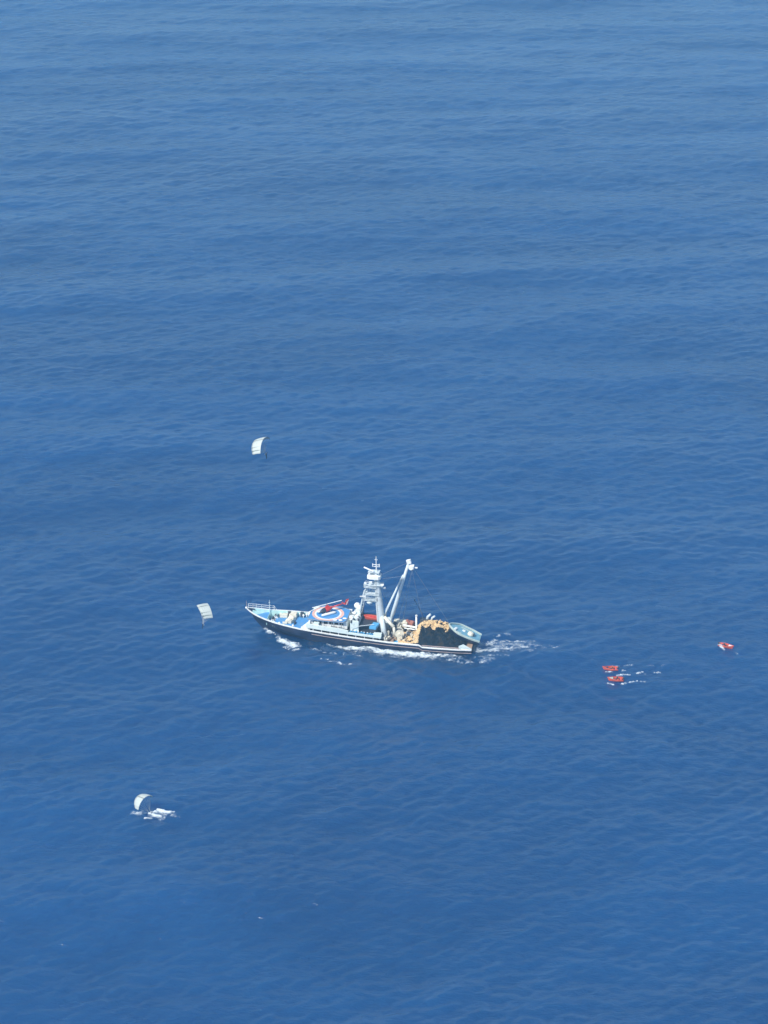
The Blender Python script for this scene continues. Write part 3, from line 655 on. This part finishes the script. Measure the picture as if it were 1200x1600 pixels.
# work skiff on the stern ramp
sk_rot = (Matrix.Rotation(-STH, 4, 'Z') @ Matrix.Rotation(R(21), 4, 'Y')).to_euler()
skiff, pt, U = boat('work_skiff', 10.2, 6.0, 2.1, 'navy', 'skiff', 'skiffrim', S(65.4, .4, 3.1), sk_rot, .33, .78, bh=.25)
tag(skiff, 'pale blue decked work skiff lying tilted on the ship stern', 'skiff')
f = MB(); f.grid([[pt(u, .86, -1, .1) for u in U[2:]], [pt(u, .86, 0) for u in U[2:]], [pt(u, .86, 1, .1) for u in U[2:]]]); f.build('deck', M['skiff'], skiff)
f = MB(); f.tube([pt(u, .84, -1, -.08) for u in U[::-1]] + [pt(u, .84, 1, -.08) for u in U[1:]], .13, 6); f.build('fender', M['skiffrim'], skiff)
f = MB(); f.tube([(1.9, -.2, 1.8), (1.9, -.2, 2.5)], [1.0, .85], 16); f.ball((1.9, -.2, 2.5), .85, sq=(1, 1, .4)); f.build('towing_bitt', M['cream'], skiff, smooth=True)
f = MB(); f.box((2.7, -.1, 2.15), (.5, 1.1, .8)); f.build('hatch', M['dark'], skiff)
f = MB(); f.box((-2.9, -.9, 2.1), (.7, 1.6, .5), rz=-.3); f.build('bow_locker', M['white'], skiff, bevel=.05)
f = MB(); f.box((-.3, .3, 1.98), (.9, .6, .4)); f.build('engine_hatch', M['white'], skiff, bevel=.05)
f = MB(); f.box((.4, 1.7, 1.95), (3.5, .2, .3)); f.box((-1.6, -1.8, 1.95), (1.6, .2, .3)); build_each(f, 'deck_beam', M['skiffrim'], skiff)
# rescue boat on the charcoal deck
lb, pt, U = boat('rescue_boat', 4.6, 1.9, .85, 'redboat', 'redboat', 'redboat', S(37.9, .6, 6.52), (0, 0, -STH - R(4)), .4, .8)
tag(lb, 'small orange red rescue boat stowed on the ship charcoal deck beside the mast', 'rescue boat')
f = MB(); f.grid([[pt(u, .8, -1, .1) for u in U[3:]], [pt(u, .8, 1, .1) for u in U[3:]]]); f.build('interior', M['redboat'], lb)
f = MB(); f.box((.4, 0, .85), (1.4, .5, .3)); f.build('console', M['red'], lb, bevel=.05)

# net tender boats on the water
def tender(loc_px, rz, label, mh, mrim, extra):
    x, y = loc_px; z = sea_at(x, y)
    b_, pt, U = boat('tender_boat', 4.6, 2.35, .68, mh, mh, mrim, (x, y, z - .12), (0, 0, rz), .62, .8, bh=.35, pw=.85)
    tag(b_, label, 'motor boat', 'orange red tender boats following the ship')
    f = MB(); f.grid([[pt(u, .45, -1, .1) for u in U[6:]], [pt(u, .45, 1, .1) for u in U[6:]]]); f.build('floor', M['dark'], b_)
    f = MB(); f.grid([[pt(u, .95, -1, .05) for u in U[1:10]], [pt(u, .97, 0) for u in U[1:10]], [pt(u, .95, 1, .05) for u in U[1:10]]]); f.build('foredeck', M[extra], b_)
    f = MB(); f.box((.7, 0, .56), (.5, 2.0, .08)); f.box((1.6, 0, .56), (.5, 1.9, .08)); build_each(f, 'thwart', M[mh], b_)
    f = MB(); f.box((2.35, 0, .95), (.45, .45, .6)); f.box((2.4, 0, .3), (.25, .2, .9)); f.build('outboard_motor', M['dark'], b_, bevel=.08)
    return b_
tender((65.84, 560.4), R(-6), 'orange red tender boat with bow painted dark as shadow, the upper of the close pair', 'redboat', 'redboat', 'navy')  # navy foredeck paints in the shadow on this bow
tender((66.7, 554.0), R(-3), 'orange red tender boat with pale green bow, the lower of the close pair', 'redboat', 'redboat', 'greenbow')
tb3 = tender((101.5, 573.7), R(180 - 26), 'orange red tender boat with white bow, alone at far right', 'redboat', 'redboat', 'white')
def wf(name, label, st, seed, **k): foam(name, label, st, seed=seed, nsc=k.pop('nsc', .8), res=.16, thr=.14, **k)
wf('tender_wake_foam', 'thin broken white wake behind the upper tender boat', [
    [(67.9, 562.4, .5, .9), (68.8, 562.9, .6, .7)], [(70.1, 562.6, .5, .6), (72.9, 562.7, .5, .65)], [(77, 562.0, .6, .45), (82, 562.3, .5, .4)],
    [(64.4, 558.9, .4, .9), (66.3, 558.8, .4, .8)], [(69.4, 559.4, .5, .6), (71.0, 559.3, .5, .5)]], 5)
wf('tender_wake_foam', 'thin broken white wake behind the lower tender boat', [
    [(67.6, 556.6, .7, 1.1), (69.1, 556.8, .6, .9), (71.2, 556.8, .5, .8)], [(64.5, 552.3, .5, 1.1), (65.9, 552.1, .5, .8)],
    [(68.6, 552.2, .6, 1.2), (69.5, 552.4, .6, .8)], [(70.4, 553.0, .5, .7), (72.4, 553.6, .5, .6)],
    [(73.2, 557.8, .6, .8), (75.0, 559.1, .6, .8)], [(73.2, 553.9, .6, .7), (75.2, 553.3, .5, .6)], [(76, 558, .7, .45), (81, 558.8, .6, .4)]], 6)
wf('tender_splash_foam', 'small bright splash beside the lone tender boat', [
    [(99.5, 574.9, .6, 1.2), (100.0, 573.2, .75, 1.4), (100.6, 572.0, .6, .8)], [(104.2, 573.4, .4, .6), (105.3, 573.1, .4, .5)], [(103.6, 570.6, .4, .5), (104.1, 569.5, .4, .5)]], 8)

# ------------------------------------------------------------------ helicopter on the pad
heli = empty('helicopter', S(24.6, -.3, ZP), (0, 0, -STH + R(40)))      # nose towards local -x
tag(heli, 'small red helicopter with white floats on the ship landing pad', 'helicopter')
secs = [(-2.3, .12, .95, .12), (-2.0, .45, 1.0, .42), (-1.4, .68, 1.15, .66), (-.6, .75, 1.25, .78), (.3, .72, 1.3, .8), (1.1, .5, 1.45, .6), (1.9, .22, 1.6, .28), (2.4, .14, 1.65, .17)]
def loft(secs, n=14):
    g = MB(); rows = []
    for x, hw, zc, hh in secs: rows.append([(x, hw * math.cos(2 * math.pi * i / n), zc + hh * math.sin(2 * math.pi * i / n)) for i in range(n + 1)])
    g.grid(rows); g.add([rows[0][i] for i in range(n)], [tuple(range(n))]); return g
loft(secs[3:]).build('fuselage', M['red'], heli, smooth=True)
loft(secs[:4]).build('cockpit_bubble', M['bubble'], heli, smooth=True)
f = MB(); f.tube([(2.2, 0, 1.66), (6.6, 0, 1.95)], [.2, .1], 10); f.build('tail_boom', M['red'], heli, smooth=True)
f = MB(); f.add([(6.0, -.06, 1.5), (7.1, -.06, 1.2), (7.5, -.06, 3.0), (6.7, -.06, 3.0), (6.0, .06, 1.5), (7.1, .06, 1.2), (7.5, .06, 3.0), (6.7, .06, 3.0)], [(3, 2, 1, 0), (4, 5, 6, 7), (0, 1, 5, 4), (1, 2, 6, 5), (2, 3, 7, 6), (3, 0, 4, 7)]); f.box((5.7, 0, 1.95), (.5, 1.8, .08)); f.build('tail_fin', M['red'], heli)
f = MB(); f.box((6.8, -.3, 2.0), (.12, .06, 1.6), ry=.5); f.tube([(6.8, 0, 2), (6.8, -.35, 2)], .08, 6); f.build('tail_rotor', M['white'], heli)
f = MB(); f.box((.2, 0, 2.25), (1.6, .6, .5), top=.6); f.tube([(.1, 0, 2.3), (.1, 0, 3.05)], .16, 8); f.build('rotor_mast', M['red'], heli, bevel=.05)
for sg in (-1, 1):
    f = MB(); f.box((.1 + sg * 2.55, 0, 3.08), (4.9, .34, .06)); f.build('rotor_blade', M['white'], heli)
    f = MB(); f.tube([(-2.5, sg * 1.25, .62), (-2.25, sg * 1.25, .45), (-1.7, sg * 1.25, .40), (1.7, sg * 1.25, .40), (2.2, sg * 1.25, .42), (2.4, sg * 1.25, .45)], [.1, .3, .4, .4, .3, .1], 12) ; f.build('float', M['white'], heli, smooth=True)
    f = MB()
    for x in (-.8, .9): f.tube([(x, sg * 1.2, .5), (x, sg * .5, 1.0)], .05, 6)
    build_each(f, 'float_strut', M['steel'], heli)

# ------------------------------------------------------------------ people
def person_mesh(name, joints, edges, radii, loc, rot=(0, 0, 0), mats=None, label=None, cat='person', group=None, parent=None):
    me = bpy.data.meshes.new(name); me.from_pydata(joints, edges, [])
    o = bpy.data.objects.new(name, me); col.objects.link(o); o.location = loc; o.rotation_euler = rot
    sm = o.modifiers.new('skin', 'SKIN'); o.modifiers.new('sub', 'SUBSURF').levels = 2
    o.modifiers['sub'].render_levels = 2
    for i, r_ in enumerate(radii): me.skin_vertices[0].data[i].radius = (r_, r_)
    me.skin_vertices[0].data[0].use_root = True
    bpy.context.view_layer.update()
    ev = o.evaluated_get(bpy.context.evaluated_depsgraph_get())
    nm = bpy.data.meshes.new_from_object(ev); o.modifiers.clear(); o.data = nm; nm.name = name
    nm.materials.clear(); nm.materials.append(M['suit']); nm.materials.append(M['skin']); nm.shade_smooth()
    hd = Vector(joints[5]); hands = [Vector(joints[i]) for i in (9, 13)]
    for p in nm.polygons:
        c = p.center
        if (c - hd).length < .2 or any((c - h_).length < .13 for h_ in hands): p.material_index = 1
    if label: tag(o, label, cat, group)
    return o
# joints: 0 pelvis 1 waist 2 chest 3 neck base 4 neck 5 head 6-9 left arm, 10-13 right arm, 14-17 left leg, 18-21 right leg
ED = [(0, 1), (1, 2), (2, 3), (3, 4), (4, 5), (5, 22), (3, 6), (6, 7), (7, 8), (8, 9), (3, 10), (10, 11), (11, 12), (12, 13), (0, 14), (14, 15), (15, 16), (16, 17), (0, 18), (18, 19), (19, 20), (20, 21)]
RA = [.15, .135, .165, .10, .06, .10, .075, .055, .042, .04, .075, .055, .042, .04, .105, .075, .05, .045, .105, .075, .05, .045, .085]
def pose(arms, legs, lean=0.0):
    J = [(0, 0, 0), (0, 0, .2), (0, .02, .42), (0, 0, .56), (0, 0, .64), (0, -.02, .76)]
    for s_ in (-1, 1):
        for p in arms: J.append((s_ * p[0], p[1], p[2]))
    for s_ in (-1, 1):
        for p in legs: J.append((s_ * p[0], p[1], p[2]))
    J.append((0, -.02, .87)); c, s_ = math.cos(lean), math.sin(lean)
    return [(x, y * c - z * s_, y * s_ + z * c) if i in range(14) or i == 22 else (x, y, z) for i, (x, y, z) in enumerate(J)]
HANG = pose([(.2, 0, .52), (.38, -.1, .66), (.34, -.12, .92), (.3, -.12, 1.02)], [(.11, 0, -.05), (.13, -.14, -.48), (.14, -.02, -.9), (.14, -.14, -.98)])
SIT = pose([(.2, 0, .5), (.27, -.1, .24), (.2, -.33, .16), (.16, -.42, .18)], [(.11, -.02, -.02), (.14, -.42, .02), (.14, -.44, -.38), (.14, -.56, -.42)], .15)
SWIM = pose([(.2, 0, .5), (.45, -.1, .5), (.6, -.2, .62), (.64, -.24, .7)], [(.11, 0, -.05), (.13, -.1, -.45), (.14, .1, -.85), (.14, 0, -.95)])

def parachute(loc, up, span, label, R0=3.6, half=R(62), chord=3.3, cells=9, drop=4.6, seams=(3, 4, 5, 6, 7, 8), twist=0.0, squash=1.0, taper=.22):
    """ram-air canopy: up points from the jumper to the canopy, span runs tip to tip"""
    up = Vector(up).normalized(); span = Vector(span); span = (span - up * span.dot(up)).normalized(); ch = up.cross(span)
    root = empty('parachute', loc)
    def P(t, c, off=0.0):         # t -1..1 along the span, c 0 (nose) .. 1 (tail)
        an = t * half; tap = 1 - taper * abs(t) ** 2.2
        r_ = R0 + off
        cx = (c - .42) * chord * tap + twist * t * t
        return span * (math.sin(an) * r_) + up * (drop + (math.cos(an) - 1) * r_ * squash) + ch * cx - up * (.25 * (c - .3) ** 2 * 2)
    NS = cells * 6; CS = [0, .04, .12, .25, .4, .6, .8, 1.0]
    def th(c): return .42 * (1 - c) ** .6 * (min(1, c / .05 + .35)) + .01
    g = MB()
    top_ = [[P(-1 + 2 * i / NS, c, .5 * th(c) + .16 * abs(math.sin(math.pi * cells * i / NS)) * (1 - .4 * c)) for c in CS] for i in range(NS + 1)]
    bot_ = [[P(-1 + 2 * i / NS, c, -.5 * th(c)) for c in CS] for i in range(NS + 1)]
    g.grid(top_); g.grid(bot_)
    for a_ in (0, NS): g.grid([top_[a_], bot_[a_]])
    g.grid([[r_[-1] for r_ in top_], [r_[-1] for r_ in bot_]])
    bmesh.ops.remove_doubles(g.bm, verts=g.bm.verts, dist=.004)
    cn = g.build('canopy', M['canopy'], root, smooth=True)
    g = MB()
    for k in seams:
        t = -1 + 2 * k / cells
        rows = []
        for d in (-.10, .10): rows.append([P(t + d / 1.5, c, .5 * th(c) + .045 + .02) for c in [x_ / 10 for x_ in range(11)]])
        rows2 = [[p - up * .02 for p in r_] for r_ in rows]
        g.grid(rows)
    if seams: build_each(g, 'seam_tape', M['seam'], cn)
    g = MB(); conf = up * 1.0
    for k in range(0, cells + 1, 1):
        t = -1 + 2 * k / cells
        for c in (.1, .4, .75): g.tube([P(t, c, -.5 * th(c)), conf + span * (.18 * (1 if t > 0 else -1))], .012, 4)
    build_each(g, 'suspension_line', M['line'], root)
    tag(root, label, 'parachute', 'off white ram air parachutes'); return root
def kit(body):
    f = MB(); f.box((0, .24, .34), (.34, .2, .5)); f.build('parachute_pack', M['pack'], body, bevel=.05)
    f = MB(); f.ball((0, 0, .81), .15, 12, 8); f.build('helmet', M['pack'], body, smooth=True)
# first jumper, highest in the picture
A = Vector((-31.2, 533.2, 79.0))
pa = parachute(A, (-.36, -.1, .9), (.30, .88, .25), 'off white parachute in the air farthest up, above and left of the ship', half=R(62), R0=3.8, chord=3.2, drop=5.0, seams=(1, 2, 3, 4, 6))
b1 = person_mesh('person', HANG, ED, RA, A, (0, 0, R(60)), label='jumper in dark wetsuit hanging under the topmost parachute'); kit(b1)
A = Vector((-51.8, 556.0, 16.8))
pb = parachute(A, (.10, -.12, .98), (-.36, .9, .15), 'off white parachute in the air just left of the ship bow', twist=-.6, half=R(68), R0=3.4, drop=6.9, seams=(1, 2, 3, 4))
b2 = person_mesh('person', HANG, ED, RA, A, (0, 0, R(-70)), label='jumper in dark wetsuit hanging under the parachute nearest the ship bow'); kit(b2)
A = Vector((-60.1, 481.7, sea_at(-60.1, 481.7) - .45))
pc = parachute(A, (-.38, -.12, .9), (.68, .68, .28), 'off white parachute collapsing onto the water at lower left', seams=(), half=R(74), R0=2.55, chord=3.2, drop=6.1, taper=.5)
b3 = person_mesh('person', SWIM, ED, RA, A, (0, 0, R(-40)), label='jumper in dark wetsuit just landed in the splash at lower left'); kit(b3)
wf('splash_foam', 'white splash streaks where the lowest parachute met the water', [
    [(-64.6, 482.4, .4, .9), (-63.4, 481.5, .7, .75), (-62.1, 482.6, .7, .6), (-60.9, 482.0, .6, .6)],
    [(-60.7, 481.3, .45, 1.2), (-58.9, 480.7, .6, 1.5), (-56.5, 480.1, .4, 1.1)],
    [(-59.6, 481.6, .4, 1.1), (-58.2, 482.7, .75, 1.5), (-55.7, 482.1, .6, 1.4), (-54.2, 482.1, .35, 1.1)],
    [(-61.6, 479.2, .35, 1.1), (-59.7, 479.6, .45, 1.1)]], 9, relief=.4)
foam('churned_water', 'pale churned water around the lowest parachute splash', [
    [(-64.5, 482.2, 1.2, .8), (-61, 482, 1.8, .85), (-57, 480.8, 2.2, .7), (-53.5, 481, 1.4, .5)]], seed=15, nsc=0.5, gain=.6, bias=-.85, thr=.06, relief=.05)
# crews
def crew(x, y, z, rz, label, vest='orangevest'):
    b_ = person_mesh('person', SIT, ED, RA, (x, y, z), (0, 0, rz), label=label, group=None)
    f = MB(); f.box((0, -.02, .36), (.42, .36, .46), top=.85); f.build('life_vest', M[vest], b_, bevel=.06)
    return b_
zz = sea_at(65.84, 560.4)
crew(66.6, 560.3, zz + .60, R(-96), 'crewman in orange vest seated in the upper tender boat')
zz = sea_at(66.7, 554.0)
crew(67.3, 554.0, zz + .60, R(-93), 'crewman in dark vest seated in the lower tender boat', 'dark')
zz = sea_at(101.5, 573.7)
crew(100.9, 574.0, zz + .60, R(64), 'crewman in dark vest seated in the lone tender boat at right', 'dark')

# ------------------------------------------------------------------ air
f = MB(); f.box((0, 18000, 145), (64000, 52000, 330)); hz = f.build('haze', M['white']); hz.data.materials.clear()
hm = bpy.data.materials.new('haze'); hm.use_nodes = True; hn = hm.node_tree.nodes; hn.clear()
pv = hn.new('ShaderNodeVolumePrincipled'); pv.inputs['Color'].default_value = (0.30, 0.66, 1.0, 1); pv.inputs['Density'].default_value = 0.00022
pv.inputs['Anisotropy'].default_value = 0.0
ho = hn.new('ShaderNodeOutputMaterial'); hm.node_tree.links.new(pv.outputs[0], ho.inputs['Volume']); hz.data.materials.append(hm)
tag(hz, 'thin pale blue sea haze', None, None, 'stuff')
